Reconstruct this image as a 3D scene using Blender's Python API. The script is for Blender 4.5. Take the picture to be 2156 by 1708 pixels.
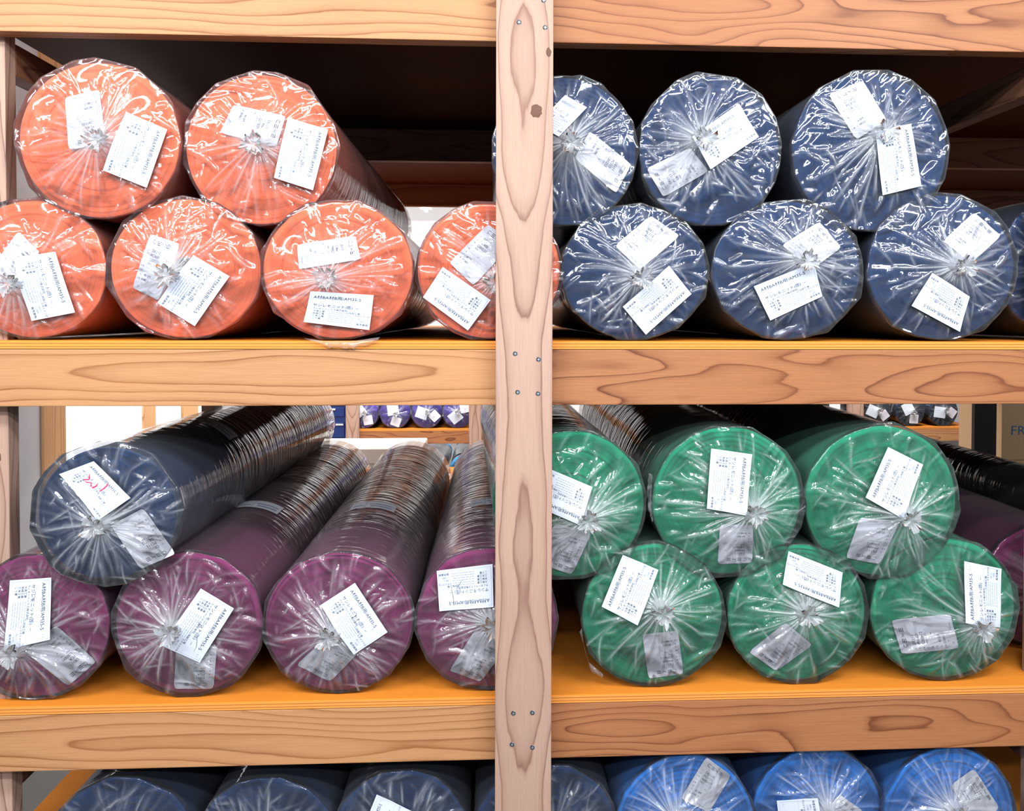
import bpy, bmesh, math, random
import numpy as np
from mathutils import Vector, Matrix

for o in list(bpy.data.objects):
    bpy.data.objects.remove(o, do_unlink=True)
SC = bpy.context.scene
COL = SC.collection

# ------------------------------------------------------------------ camera
cam_d = bpy.data.cameras.new('camera')
cam = bpy.data.objects.new('camera', cam_d)
COL.objects.link(cam)
SC.camera = cam
right = Vector((0.998125, -0.061141, 0.003003))
down = Vector((0.001622, -0.022635, -0.999742))
fwd = Vector((0.061193, 0.997872, -0.022494))
cam.matrix_world = Matrix(((right.x, -down.x, -fwd.x, -0.05435),
                           (right.y, -down.y, -fwd.y, -1.79424),
                           (right.z, -down.z, -fwd.z, 1.5),
                           (0, 0, 0, 1)))
cam_d.sensor_fit = 'HORIZONTAL'
cam_d.sensor_width = 36.0
cam_d.lens = 2000.0 / 2156.0 * 36.0
cam_d.shift_x = (1078.0 - 1164.08) / 2156.0
cam_d.shift_y = (710.15 - 854.0) / 2156.0
cam_d.clip_start = 0.02

# ------------------------------------------------------------------ world, lamps, exposure
world = bpy.data.worlds.new('world')
SC.world = world
world.use_nodes = True
wb = world.node_tree.nodes['Background']
wb.inputs[0].default_value = (0.86, 0.93, 1.0, 1)
wb.inputs[1].default_value = 0.50


def area(name, loc, target, sx, sy, power, col=(1, 1, 1)):
    d = bpy.data.lights.new(name, 'AREA')
    d.shape = 'RECTANGLE'
    d.size, d.size_y = sx, sy
    d.energy = power
    d.color = col
    o = bpy.data.objects.new(name, d)
    COL.objects.link(o)
    o.location = loc
    v = Vector(target) - Vector(loc)
    o.rotation_euler = v.to_track_quat('-Z', 'Y').to_euler()
    return o


# unseen added lamps: front rows for light and film glints, rear ones fill
for i, (x, y) in enumerate(((-1.1, -1.2), (0.9, -1.2), (-0.1, -2.3), (-1.9, -2.3), (1.9, -2.3), (-0.6, -3.4), (1.3, -3.4))):
    area('added_aisle_lamp', (x, y, 2.55), (x * 0.7, -0.2, 1.2), 1.25, 0.06, 26, (0.93, 0.97, 1.0))
for x, y, pw in ((-0.9, 3.4, 55), (-0.5, 4.5, 60), (2.6, 4.4, 85), (-0.5, 7.2, 130)):
    area('added_rear_fill', (x, y, 2.56), (x, y + 0.5, 0), 1.25, 0.3, pw, (1, 0.98, 0.95))

SC.view_settings.view_transform = 'Standard'
SC.view_settings.look = 'None'
SC.view_settings.exposure = -0.08
SC.view_settings.gamma = 1.0
SC.view_settings.use_curve_mapping = False
SC.cycles.transparent_max_bounces = 24
SC.cycles.max_bounces = 8
SC.cycles.diffuse_bounces = 3
SC.cycles.glossy_bounces = 3
SC.cycles.caustics_reflective = False
SC.cycles.caustics_refractive = False
SC.cycles.sample_clamp_indirect = 4.0


# ------------------------------------------------------------------ material helpers
def srgb(r, g, b):
    f = lambda c: (c / 255 / 12.92) if c / 255 <= 0.04045 else ((c / 255 + 0.055) / 1.055) ** 2.4
    return (f(r), f(g), f(b), 1.0)


class NT:
    def __init__(self, name):
        self.m = bpy.data.materials.new(name)
        self.m.use_nodes = True
        self.t = self.m.node_tree
        self.t.nodes.clear()
        self.out = self.t.nodes.new('ShaderNodeOutputMaterial')

    def n(self, kind, **kw):
        nd = self.t.nodes.new('ShaderNode' + kind)
        for k, v in kw.items():
            if k.startswith('i_'):
                key = k[2:]
                key = int(key) if key.isdigit() else key.replace('_', ' ')
                self.put(nd.inputs[key], v)
            else:
                setattr(nd, k, v)
        return nd

    def put(self, sock, v):
        if hasattr(v, 'is_output') or isinstance(v, bpy.types.NodeSocket):
            self.t.links.new(v, sock)
        else:
            sock.default_value = v

    def math(self, op, a, b=0.0, c=None, clamp=False):
        nd = self.t.nodes.new('ShaderNodeMath')
        nd.operation = op
        nd.use_clamp = clamp
        self.put(nd.inputs[0], a)
        self.put(nd.inputs[1], b)
        if c is not None:
            self.put(nd.inputs[2], c)
        return nd.outputs[0]

    def mixc(self, fac, a, b, blend='MIX'):
        nd = self.t.nodes.new('ShaderNodeMix')
        nd.data_type = 'RGBA'
        nd.blend_type = blend
        self.put(nd.inputs[0], fac)
        self.put(nd.inputs[6], a)
        self.put(nd.inputs[7], b)
        return nd.outputs[2]

    def ramp(self, fac, stops):
        nd = self.t.nodes.new('ShaderNodeValToRGB')
        cr = nd.color_ramp
        while len(cr.elements) < len(stops):
            cr.elements.new(0.5)
        for e, (p, c) in zip(cr.elements, stops):
            e.position = p
            e.color = c if len(c) == 4 else (*c, 1)
        self.put(nd.inputs[0], fac)
        return nd.outputs[0]

    def surf(self, s):
        self.t.links.new(s, self.out.inputs['Surface'])
        return self.m


def plain(name, col, rough=0.6, metal=0.0, spec=0.5, noise=0.0, scale=40.0):
    t = NT(name)
    p = t.n('BsdfPrincipled', i_Roughness=rough, i_Metallic=metal)
    p.inputs['Specular IOR Level'].default_value = spec
    if noise:
        tc = t.n('TexCoord')
        nz = t.n('TexNoise', i_Scale=scale, i_Detail=4.0)
        t.put(nz.inputs['Vector'], tc.outputs['Object'])
        c2 = tuple(max(0, c * (1 - noise)) for c in col[:3]) + (1,)
        t.put(p.inputs['Base Color'], t.mixc(nz.outputs[0], col, c2))
    else:
        p.inputs['Base Color'].default_value = col
    return t.surf(p.outputs[0])


def wood(name, pale, dark, rings=58.0, warp=0.05, pith=0.03, tone=None, contrast=1.0, stretch=1.0, cross=5.0):
    """sawn softwood; the grain runs along the object's local X"""
    t = NT(name)
    tc = t.n('TexCoord')
    oi = t.n('ObjectInfo')
    rnd = oi.outputs['Random']
    off = t.n('CombineXYZ', i_X=t.math('MULTIPLY', rnd, 37.0), i_Y=t.math('MULTIPLY', rnd, 3.1), i_Z=t.math('MULTIPLY', rnd, 1.7))
    sep = t.n('SeparateXYZ')
    t.put(sep.inputs[0], tc.outputs['Object'])
    x, y, z = sep.outputs
    # slow wander of the pith along the length
    mp = t.n('Mapping')
    mp.inputs['Scale'].default_value = (stretch, cross, cross)
    add = t.n('VectorMath', operation='ADD')
    t.put(add.inputs[0], tc.outputs['Object'])
    t.put(add.inputs[1], off.outputs[0])
    t.put(mp.inputs[0], add.outputs[0])
    n1 = t.n('TexNoise', i_Scale=1.6, i_Detail=1.5, i_Roughness=0.45)
    t.put(n1.inputs['Vector'], mp.outputs[0])
    mp2 = t.n('Mapping')
    mp2.inputs['Scale'].default_value = (4.0, 22.0, 22.0)
    t.put(mp2.inputs[0], add.outputs[0])
    n2 = t.n('TexNoise', i_Scale=1.5, i_Detail=3.0, i_Roughness=0.55)
    t.put(n2.inputs['Vector'], mp2.outputs[0])
    py = t.math('ADD', y, t.math('MULTIPLY', t.math('SUBTRACT', rnd, 0.5), pith))
    pz = t.math('ADD', z, 0.035)
    d = t.math('SQRT', t.math('ADD', t.math('MULTIPLY', py, py), t.math('MULTIPLY', pz, pz)))
    d = t.math('ADD', d, t.math('MULTIPLY', t.math('SUBTRACT', n1.outputs[0], 0.5), warp * 2))
    d = t.math('ADD', d, t.math('MULTIPLY', t.math('SUBTRACT', n2.outputs[0], 0.5), 0.006))
    band = t.math('FRACT', t.math('MULTIPLY', d, rings))
    late = t.ramp(band, [(0.0, (0.25,) * 3), (0.06, (0.02,) * 3), (0.55, (0.06,) * 3), (0.84, (0.36 * contrast,) * 3), (0.965, (1.0 * contrast,) * 3), (1.0, (0.2,) * 3)])
    # fine fibres and broad tone changes
    mp3 = t.n('Mapping')
    mp3.inputs['Scale'].default_value = (14.0, 420.0, 420.0)
    t.put(mp3.inputs[0], add.outputs[0])
    n3 = t.n('TexNoise', i_Scale=1.0, i_Detail=2.0)
    t.put(n3.inputs['Vector'], mp3.outputs[0])
    n4 = t.n('TexNoise', i_Scale=2.2, i_Detail=2.0)
    t.put(n4.inputs['Vector'], add.outputs[0])
    c = t.mixc(t.math('MULTIPLY', late, 1.0, clamp=True), pale, dark)
    c = t.mixc(t.math('MULTIPLY', t.math('SUBTRACT', n3.outputs[0], 0.35, clamp=True), 0.5), c, dark)
    if tone:
        c = t.mixc(t.ramp(n4.outputs[0], [(0.38, (0, 0, 0)), (0.66, (0.8,) * 3)]), c, t.mixc(0.5, c, tone))
    p = t.n('BsdfPrincipled', i_Roughness=0.55)
    p.inputs['Specular IOR Level'].default_value = 0.3
    t.put(p.inputs['Base Color'], c)
    bp = t.n('Bump', i_Strength=0.15, i_Distance=0.002)
    t.put(bp.inputs['Height'], t.math('ADD', t.math('MULTIPLY', late, -0.6), n3.outputs[0]))
    t.put(p.inputs['Normal'], bp.outputs[0])
    return t.surf(p.outputs[0])


M = {}
M['post'] = wood('cedar_post', srgb(186, 154, 136), srgb(116, 78, 66), rings=76, warp=0.05, pith=0.012, stretch=1.3, cross=0.6, tone=srgb(160, 124, 108), contrast=0.9)
M['beam_pale'] = wood('pine_pale', srgb(188, 138, 96), srgb(128, 76, 40), rings=78, warp=0.05, pith=0.05, stretch=0.8, cross=4.5, tone=srgb(196, 140, 92))
M['beam_red_dim'] = wood('pine_red_dim', srgb(168, 112, 74), srgb(98, 50, 26), rings=72, warp=0.075, pith=0.05, stretch=1.2, cross=6.0, tone=srgb(160, 98, 60))  # redder pine, its colour also lowered for the weaker light at the right
M['stud'] = wood('stud_wood', srgb(225, 175, 125), srgb(160, 105, 60), rings=70, warp=0.03, pith=0.05)
M['inner'] = wood('inner_wood_shaded', srgb(128, 86, 64), srgb(80, 48, 34), rings=60, warp=0.05, pith=0.05)  # timber inside the rack, coloured darker to deepen the shade there


def ply(name, col, edge):
    t = NT(name)
    tc = t.n('TexCoord')
    sep = t.n('SeparateXYZ')
    t.put(sep.inputs[0], tc.outputs['Object'])
    mp = t.n('Mapping')
    mp.inputs['Scale'].default_value = (3, 60, 300)
    t.put(mp.inputs[0], tc.outputs['Object'])
    nz = t.n('TexNoise', i_Scale=1.0, i_Detail=4.0)
    t.put(nz.inputs['Vector'], mp.outputs[0])
    c = t.mixc(t.math('MULTIPLY', nz.outputs[0], 0.5), col, tuple(v * 0.62 for v in col[:3]) + (1,))
    # glue lines on the sawn edge
    geo = t.n('NewGeometry')
    sn = t.n('SeparateXYZ')
    t.put(sn.inputs[0], geo.outputs['Normal'])
    onedge = t.math('LESS_THAN', t.math('ABSOLUTE', sn.outputs[2]), 0.5)
    zz = t.math('ADD', sep.outputs[2], t.math('MULTIPLY', t.math('SUBTRACT', nz.outputs[0], 0.5), 0.0006))
    ln = t.math('LESS_THAN', t.math('ABSOLUTE', t.math('SUBTRACT', t.math('FRACT', t.math('ADD', t.math('MULTIPLY', zz, 175.0), 0.0)), 0.5)), 0.085)
    c = t.mixc(t.math('LESS_THAN', sn.outputs[2], -0.5), c, srgb(70, 30, 10))  # undersides painted dark brown to hold the shade of the bays
    c = t.mixc(onedge, c, t.mixc(t.math('MULTIPLY', ln, 0.8), edge, srgb(112, 58, 22)))
    p = t.n('BsdfPrincipled', i_Roughness=0.6)
    p.inputs['Specular IOR Level'].default_value = 0.03
    t.put(p.inputs['Base Color'], c)
    return t.surf(p.outputs[0])


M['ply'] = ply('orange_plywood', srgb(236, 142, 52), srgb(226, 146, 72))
M['screw'] = plain('zinc_screw', srgb(205, 215, 222), 0.35, 0.8)
M['recess'] = plain('screw_recess', srgb(60, 66, 74), 0.6, 0.3)
M['knot'] = plain('wood_knot', srgb(112, 66, 44), 0.6, noise=0.6, scale=320)
M['paper'] = plain('label_paper', srgb(214, 222, 236), 0.55, noise=0.06, scale=60)
M['paper_grey'] = plain('label_paper_grey', srgb(230, 229, 240), 0.5, noise=0.08, scale=60)
M['ink'] = plain('label_ink', srgb(46, 54, 78), 0.6)
M['ink_pale'] = plain('label_ink_pale', srgb(150, 158, 182), 0.6)
M['pen_red'] = plain('red_marker', srgb(226, 24, 92), 0.5)
M['pen_black'] = plain('black_pen', srgb(60, 44, 62), 0.5)
M['wall'] = plain('painted_wall', srgb(205, 208, 216), 0.8, noise=0.03, scale=3)
M['wall_white'] = plain('white_wall', srgb(245, 246, 250), 0.8)
M['ceiling'] = plain('ceiling_board', srgb(240, 240, 240), 0.8)
M['floor'] = plain('concrete_floor', srgb(112, 110, 106), 0.6, noise=0.15, scale=5)
M['wainscot'] = plain('brown_panel', srgb(150, 112, 84), 0.6, noise=0.2, scale=8)
M['core'] = plain('grey_card_core', srgb(120, 116, 116), 0.8)
M['white_gloss'] = plain('white_lid', srgb(240, 238, 228), 0.4)
M['cabinet_blue'] = plain('cabinet_blue', srgb(8, 44, 112), 0.4)
M['chrome'] = plain('pale_handle', srgb(215, 222, 228), 0.3, 0.3)
M['black_filler'] = plain('black_filler', srgb(8, 8, 9), 0.7)  # only for the added strip beside the cartons
M['carton'] = plain('brown_carton', srgb(206, 172, 132), 0.75, noise=0.05, scale=30)
M['carton_ink'] = plain('carton_ink', srgb(70, 105, 150), 0.7)


def lamp_mat(name, col, s):
    t = NT(name)
    e = t.n('Emission', i_Color=col, i_Strength=s)
    return t.surf(e.outputs[0])


M['tube'] = lamp_mat('lit_tube', (1, 0.98, 0.95, 1), 14.0)
M['daylight'] = lamp_mat('daylight_pane', (0.97, 0.98, 1, 1), 3.0)


def cloth(name, col, line=0.35, pitch=150.0):
    """rolled knitted mesh; the end shows the edges of the layers as rings about the roll's axis (local Y)"""
    t = NT(name)
    tc = t.n('TexCoord')
    sep = t.n('SeparateXYZ')
    t.put(sep.inputs[0], tc.outputs['Object'])
    x, y, z = sep.outputs
    r = t.math('SQRT', t.math('ADD', t.math('MULTIPLY', x, x), t.math('MULTIPLY', z, z)))
    nz = t.n('TexNoise', i_Scale=14.0, i_Detail=2.0)
    t.put(nz.inputs['Vector'], tc.outputs['Object'])
    fine = t.n('TexNoise', i_Scale=420.0, i_Detail=2.0)
    t.put(fine.inputs['Vector'], tc.outputs['Object'])
    rr = t.math('ADD', r, t.math('MULTIPLY', t.math('SUBTRACT', nz.outputs[0], 0.5), 0.010))
    w = t.math('SINE', t.math('MULTIPLY', rr, pitch * 6.283))
    w2 = t.math('SINE', t.math('MULTIPLY', rr, pitch * 6.283 * 0.31))
    ringl = t.math('MULTIPLY', t.math('POWER', t.math('ABSOLUTE', t.math('MULTIPLY', t.math('ADD', w, w2), 0.5)), 2.0), line)
    dk = tuple(v * 0.55 for v in col[:3]) + (1,)
    lt = tuple(min(1, v * 1.2 + 0.01) for v in col[:3]) + (1,)
    c = t.mixc(ringl, col, dk)
    c = t.mixc(t.math('MULTIPLY', fine.outputs[0], 0.35), c, lt)
    p = t.n('BsdfPrincipled', i_Roughness=0.9)
    p.inputs['Specular IOR Level'].default_value = 0.1
    p.inputs['Sheen Weight'].default_value = 0.25
    t.put(p.inputs['Base Color'], c)
    bp = t.n('Bump', i_Strength=0.4, i_Distance=0.002)
    t.put(bp.inputs['Height'], t.math('ADD', fine.outputs[0], t.math('MULTIPLY', ringl, -1.5)))
    t.put(p.inputs['Normal'], bp.outputs[0])
    return t.surf(p.outputs[0])


CLOTH = {
    'coral': cloth('coral_mesh_cloth', srgb(255, 114, 72)),
    'navy': cloth('navy_mesh_cloth', srgb(6, 46, 92), 0.25),
    'burgundy': cloth('burgundy_mesh_cloth', srgb(134, 42, 96), 0.3),
    'green': cloth('green_mesh_cloth', srgb(0, 142, 100), 0.3),
    'blue': cloth('light_blue_mesh_cloth', srgb(16, 118, 212), 0.3),
    'violet': cloth('violet_mesh_cloth', srgb(104, 74, 225), 0.2),
    'sky': cloth('bright_blue_mesh_cloth', srgb(50, 175, 250), 0.2),
    'dark': cloth('dark_mesh_cloth', srgb(24, 22, 30), 0.2),
}


def film(name, tint, haze, side=False):
    """clear polythene: see-through, mirror-like at grazing angles, slightly milky where layers of it lie on each other"""
    t = NT(name)
    tc = t.n('TexCoord')
    tr = t.n('BsdfTransparent', i_Color=tint)
    df = t.n('BsdfDiffuse', i_Color=(0.92, 0.95, 1, 1))
    tl = t.n('BsdfTranslucent', i_Color=(0.92, 0.95, 1, 1))
    milk = t.n('MixShader', i_Fac=0.35)
    t.put(milk.inputs[1], df.outputs[0])
    t.put(milk.inputs[2], tl.outputs[0])
    bp = t.n('Bump', i_Strength=1.0 if side else 0.12, i_Distance=0.012 if side else 0.0015)
    mp = t.n('Mapping')
    mp.inputs['Scale'].default_value = (5, 46, 5) if side else (1, 1, 1)
    if side:
        mp.inputs['Rotation'].default_value = (0.12, 0.1, 0.15)
    t.put(mp.inputs[0], tc.outputs['Object'])
    nz = t.n('TexNoise', i_Scale=1.0 if side else 55.0, i_Detail=3.0, i_Distortion=0.6)
    t.put(nz.inputs['Vector'], mp.outputs[0])
    ht = nz.outputs[0]
    if side:        # the barrel is taut near the front and crumples towards its far half
        sp = t.n('SeparateXYZ')
        t.put(sp.inputs[0], tc.outputs['Object'])
        mr = t.n('MapRange', i_1=0.25, i_2=0.75, i_3=0.12, i_4=1.0)
        t.put(mr.inputs[0], sp.outputs[1])
        ht = t.math('MULTIPLY', ht, mr.outputs[0])
    t.put(bp.inputs['Height'], ht)
    gl = t.n('BsdfGlossy', i_Color=(1, 1, 1, 1), i_Roughness=0.07)
    t.put(gl.inputs['Normal'], bp.outputs[0])
    at = t.n('Attribute', attribute_name='milk')
    lw = t.n('LayerWeight', i_Blend=0.5)
    edge = t.math('MULTIPLY', t.math('POWER', lw.outputs['Facing'], 2.0), 0.12 if not side else 0.02)
    hz = t.math('ADD', t.math('ADD', t.math('MULTIPLY', at.outputs['Fac'], 0.6), edge), haze, clamp=True)
    m1 = t.n('MixShader')
    t.put(m1.inputs[0], hz)
    t.put(m1.inputs[1], tr.outputs[0])
    t.put(m1.inputs[2], milk.outputs[0])
    fr = t.n('Fresnel', i_IOR=1.5)
    t.put(fr.inputs['Normal'], bp.outputs[0])
    fx = t.math('MULTIPLY', fr.outputs[0], 0.7 if side else 1.2, clamp=True)
    m2 = t.n('MixShader')
    t.put(m2.inputs[0], fx)
    t.put(m2.inputs[1], m1.outputs[0])
    t.put(m2.inputs[2], gl.outputs[0])
    return t.surf(m2.outputs[0])


FILM = film('clear_film', (0.98, 0.99, 1, 1), 0.025)
FILM_SIDE = film('clear_film_side', (0.97, 0.98, 0.99, 1), 0.02, side=True)


# ------------------------------------------------------------------ object helpers
def link(name, me, parent=None, loc=(0, 0, 0), rot=(0, 0, 0)):
    o = bpy.data.objects.new(name, me)
    COL.objects.link(o)
    o.location = loc
    o.rotation_euler = rot
    if parent is not None:
        o.parent = parent
    return o


def thing(name, label, cat, loc=(0, 0, 0), group=None):
    o = link(name, None, None, loc)
    o.empty_display_size = 0.1
    o['label'] = label
    o['category'] = cat
    if group:
        o['group'] = group
    return o


def struct(o):
    o['kind'] = 'structure'
    return o


def mesh(name, verts, faces, mats, smooth=False, idx=None):
    me = bpy.data.meshes.new(name)
    me.from_pydata([tuple(v) for v in verts], [], faces)
    for m in (mats if isinstance(mats, (list, tuple)) else [mats]):
        me.materials.append(m)
    if smooth:
        me.polygons.foreach_set('use_smooth', [True] * len(me.polygons))
    if idx is not None:
        me.polygons.foreach_set('material_index', idx)
    me.update()
    return me


def box_mesh(name, sx, sy, sz, mat, bevel=0.002, seg=2):
    bm = bmesh.new()
    bmesh.ops.create_cube(bm, size=1.0)
    bmesh.ops.scale(bm, vec=(sx, sy, sz), verts=bm.verts)
    if bevel:
        bmesh.ops.bevel(bm, geom=bm.edges[:], offset=bevel, segments=seg, affect='EDGES', profile=0.6)
    me = bpy.data.meshes.new(name)
    bm.to_mesh(me)
    bm.free()
    me.materials.append(mat)
    return me


def lumber(name, a, b, w, t, mat, parent, axis):
    """a board from corner a to corner b; axis is the way its length runs, local X along it, local Z facing the aisle"""
    a, b = Vector(a), Vector(b)
    c = (a + b) / 2
    s = b - a
    if axis == 'X':
        return link(name, box_mesh(name, s.x, s.z, s.y, mat), parent, c, (math.pi / 2, 0, 0))
    if axis == 'Z':
        o = link(name, box_mesh(name, s.z, s.x, s.y, mat), parent, c)
        o.rotation_euler = Matrix(((0, 1, 0), (0, 0, -1), (-1, 0, 0))).to_euler()
        return o
    o = link(name, box_mesh(name, s.y, s.z, s.x, mat), parent, c)
    o.rotation_euler = Matrix(((0, 0, 1), (1, 0, 0), (0, 1, 0))).to_euler()
    return o


# ------------------------------------------------------------------ the room
def slab(name, a, b, mat, bevel=0.0):
    a, b = Vector(a), Vector(b)
    s = b - a
    return struct(link(name, box_mesh(name, abs(s.x), abs(s.y), abs(s.z), mat, bevel), None, (a + b) / 2))


CEIL = 2.62
slab('floor', (-2.6, -5.0, -0.05), (7.0, 9.6, 0.0), M['floor'])
slab('ceiling', (-2.6, -2.6, CEIL), (7.0, 9.6, CEIL + 0.05), M['ceiling'])
slab('wall_back', (-2.6, 9.5, 0.0), (7.0, 9.6, CEIL), M['wall_white'])
WX = -1.90
slab('wall_left', (WX - 0.08, -0.3, 0.0), (WX, 2.39, CEIL), M['wall'])
slab('wall_left', (WX - 0.08, 3.30, 0.0), (WX, 9.5, CEIL), M['wall_white'])
slab('wall_left', (WX - 0.08, 2.39, 0.0), (WX, 3.30, 0.55), M['wall'])
slab('wall_left', (WX - 0.08, 2.39, 1.95), (WX, 3.30, CEIL), M['wall'])
win = struct(link('window_1', None))
link('pane', box_mesh('pane', 0.006, 0.91, 1.40, M['daylight'], 0), win, (WX - 0.05, 2.845, 1.25))
for zc in (0.57, 1.93):
    lumber('window_frame', (WX - 0.07, 2.39, zc - 0.02), (WX + 0.01, 3.30, zc + 0.02), 0, 0, M['stud'], win, 'Y')
for i, (y0, y1) in enumerate(((2.19, 2.39), (3.30, 3.47), (3.92, 4.21))):
    struct(lumber('trim_%d' % (i + 1), (WX, y0, 0.0), (WX + 0.012, y1, CEIL), 0, 0, M['stud'], None, 'Z'))

# ------------------------------------------------------------------ the timber rack
T = 0.040
W = 0.105
YM, YR = 1.40, 2.72
XL, XR = -0.963, 1.028
Z_TOP, Z_MID, Z_LOW, Z_BOT = 2.119, 1.4359, 0.7592, 0.325      # tops of the beams
rack = thing('timber_rack', 'pale timber storage rack with orange plywood shelves holding all the big wrapped rolls', 'rack', (0, 0, 0))


def post(x0, x1, y0, y1, mat='post'):
    return lumber('post', (x0, y0, 0.0), (x1, y1, 2.45), 0, 0, M[mat], rack, 'Z')


centre_post = post(-W / 2, W / 2, -T, 0.0)
left_post = post(XL - W, XL, T, 2 * T)
right_post = post(XR, XR + W, T, 2 * T)
post(XR + W + 0.745, XR + W + 0.85, T, 2 * T)
post(XR + W + 2.295, XR + W + 2.4, T, 2 * T)
for x in (-W / 2, XL - W, XR):
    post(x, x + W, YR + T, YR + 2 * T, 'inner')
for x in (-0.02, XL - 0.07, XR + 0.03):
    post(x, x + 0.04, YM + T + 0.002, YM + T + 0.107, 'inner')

ends = {'L': (XL - W - 0.06, -0.0015), 'R': (0.0015, XR + W + 2.4)}
for zt in (Z_TOP, Z_MID, Z_LOW, Z_BOT):
    for side in 'LR':
        x0, x1 = ends[side]
        if side == 'R' and zt != Z_TOP:
            x1 -= 1.55
        lumber('beam', (x0, 0.0, zt - W), (x1, T, zt), 0, 0, M['beam_pale' if side == 'L' else 'beam_red_dim'], rack, 'X')
        for yy in (YM, YR):
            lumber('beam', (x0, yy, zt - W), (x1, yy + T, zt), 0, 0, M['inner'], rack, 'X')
        s = 0.0
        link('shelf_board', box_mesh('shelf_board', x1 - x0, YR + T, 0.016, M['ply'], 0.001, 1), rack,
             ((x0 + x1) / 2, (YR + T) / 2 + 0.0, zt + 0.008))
# side rails that tie the front posts to the rear ones
for xs in (XL - 0.04, XR):
    for zt in (Z_TOP - W - 0.001, Z_LOW - W - 0.001):
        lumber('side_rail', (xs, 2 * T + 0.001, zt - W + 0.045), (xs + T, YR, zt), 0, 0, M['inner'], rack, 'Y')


def screw_mesh():
    bm = bmesh.new()
    bmesh.ops.create_cone(bm, cap_ends=True, segments=14, radius1=0.0048, radius2=0.0040, depth=0.0014)
    n = len(bm.faces)
    for (sx, sy) in ((0.0046, 0.0011), (0.0011, 0.0046)):
        g = bmesh.ops.create_cube(bm, size=1.0)
        bmesh.ops.scale(bm, vec=(sx, sy, 0.0006), verts=g['verts'])
        bmesh.ops.translate(bm, vec=(0, 0, 0.0006), verts=g['verts'])
    me = bpy.data.meshes.new('screw')
    bm.to_mesh(me)
    bm.free()
    me.materials.append(M['screw'])
    me.materials.append(M['recess'])
    me.polygons.foreach_set('material_index', [0] * n + [1] * (len(me.polygons) - n))
    return me


SCREW = screw_mesh()
for (x, z) in ((-0.0105, 2.0378), (0.0375, 2.0293), (0.0347, 2.0786), (-0.0162, 1.4298), (0.0269, 1.4192), (-0.0116, 1.3586), (0.0262, 1.3559),
               (-0.0183, 0.7596), (0.0171, 0.7597), (-0.0208, 0.7007), (0.0173, 0.6944)):
    o = link('screw', SCREW, None, (x, -T - 0.0004, z), (math.pi / 2, 0, 0))
    o.parent = centre_post
    o.matrix_parent_inverse = (Matrix.Translation(centre_post.location) @ centre_post.rotation_euler.to_matrix().to_4x4()).inverted()


def knot(parent, x, y, z, rx, rz, seed):
    rng = random.Random(seed)
    vs, fs = [(0, -0.0012, 0)], []
    for k in range(18):
        a = k / 18 * 2 * math.pi
        q = 1 + rng.uniform(-0.12, 0.12)
        vs.append((math.cos(a) * rx * q, 0.0004, math.sin(a) * rz * q))
    for k in range(18):
        fs.append((0, 1 + k, 1 + (k + 1) % 18))
    o = link('wood_knot', mesh('wood_knot', vs, fs, M['knot'], True), None, (x, y - 0.0003, z))
    o.parent = parent
    o.matrix_parent_inverse = (Matrix.Translation(parent.location) @ parent.rotation_euler.to_matrix().to_4x4()).inverted()


knot(centre_post, 0.0213, -T, 1.8764, 0.0115, 0.0135, 1)
knot(centre_post, 0.0437, -T, 1.9844, 0.005, 0.009, 2)
knot(left_post, -0.981, T, 1.232, 0.004, 0.011, 3)

# ------------------------------------------------------------------ label printing
_tc = {}


def text_mesh(s):
    """triangles of a string set at size 1 with its base line on y = 0"""
    if s not in _tc:
        cu = bpy.data.curves.new('t', 'FONT')
        cu.body = s
        cu.size = 1.0
        cu.resolution_u = 2
        ob = bpy.data.objects.new('t', cu)
        COL.objects.link(ob)
        dg = bpy.context.evaluated_depsgraph_get()
        me = bpy.data.meshes.new_from_object(ob.evaluated_get(dg))
        me.calc_loop_triangles()
        v = np.array([q.co[:2] for q in me.vertices]).reshape(-1, 2)
        f = np.array([t.vertices[:] for t in me.loop_triangles], dtype=int).reshape(-1, 3)
        bpy.data.objects.remove(ob)
        bpy.data.meshes.remove(me)
        _tc[s] = (v, f)
    return _tc[s]


class Print:
    """print on a label: label coordinates run 0..1 along the top edge and 0..1 down the side"""

    def __init__(self, asp):
        self.asp = asp          # height / width of the label
        self.v, self.f, self.m, self.n = [], [], [], 0

    def add(self, v, f, mat):
        self.v.append(v)
        self.f.append(f + self.n)
        self.m += [mat] * len(f)
        self.n += len(v)

    def text(self, s, x, y, size, mat=0, wide=1.0):
        v, f = text_mesh(s)
        if len(f) == 0:
            return
        q = np.empty_like(v)
        q[:, 0] = x + v[:, 0] * size * wide
        q[:, 1] = y - v[:, 1] * size / self.asp
        self.add(q, f, mat)

    def rect(self, x0, y0, x1, y1, mat=0):
        self.add(np.array([(x0, y0), (x1, y0), (x1, y1), (x0, y1)], float), np.array([(0, 2, 1), (0, 3, 2)]), mat)

    def stroke(self, pts, w, mat):
        pts = [np.array(q, float) for q in pts]
        v = []
        for i, q in enumerate(pts):
            d = pts[min(i + 1, len(pts) - 1)] - pts[max(i - 1, 0)]
            d /= (np.linalg.norm(d) + 1e-9)
            ww = w * (1.0 if 0 < i < len(pts) - 1 else 0.35)
            nrm = np.array((-d[1], d[0])) * ww
            v += [q + nrm, q - nrm]
        f = []
        for i in range(len(pts) - 1):
            f += [(2 * i, 2 * i + 1, 2 * i + 3), (2 * i, 2 * i + 3, 2 * i + 2)]
        self.add(np.array(v), np.array(f), mat)

    def data(self):
        return np.concatenate(self.v), np.concatenate(self.f), self.m


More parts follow.
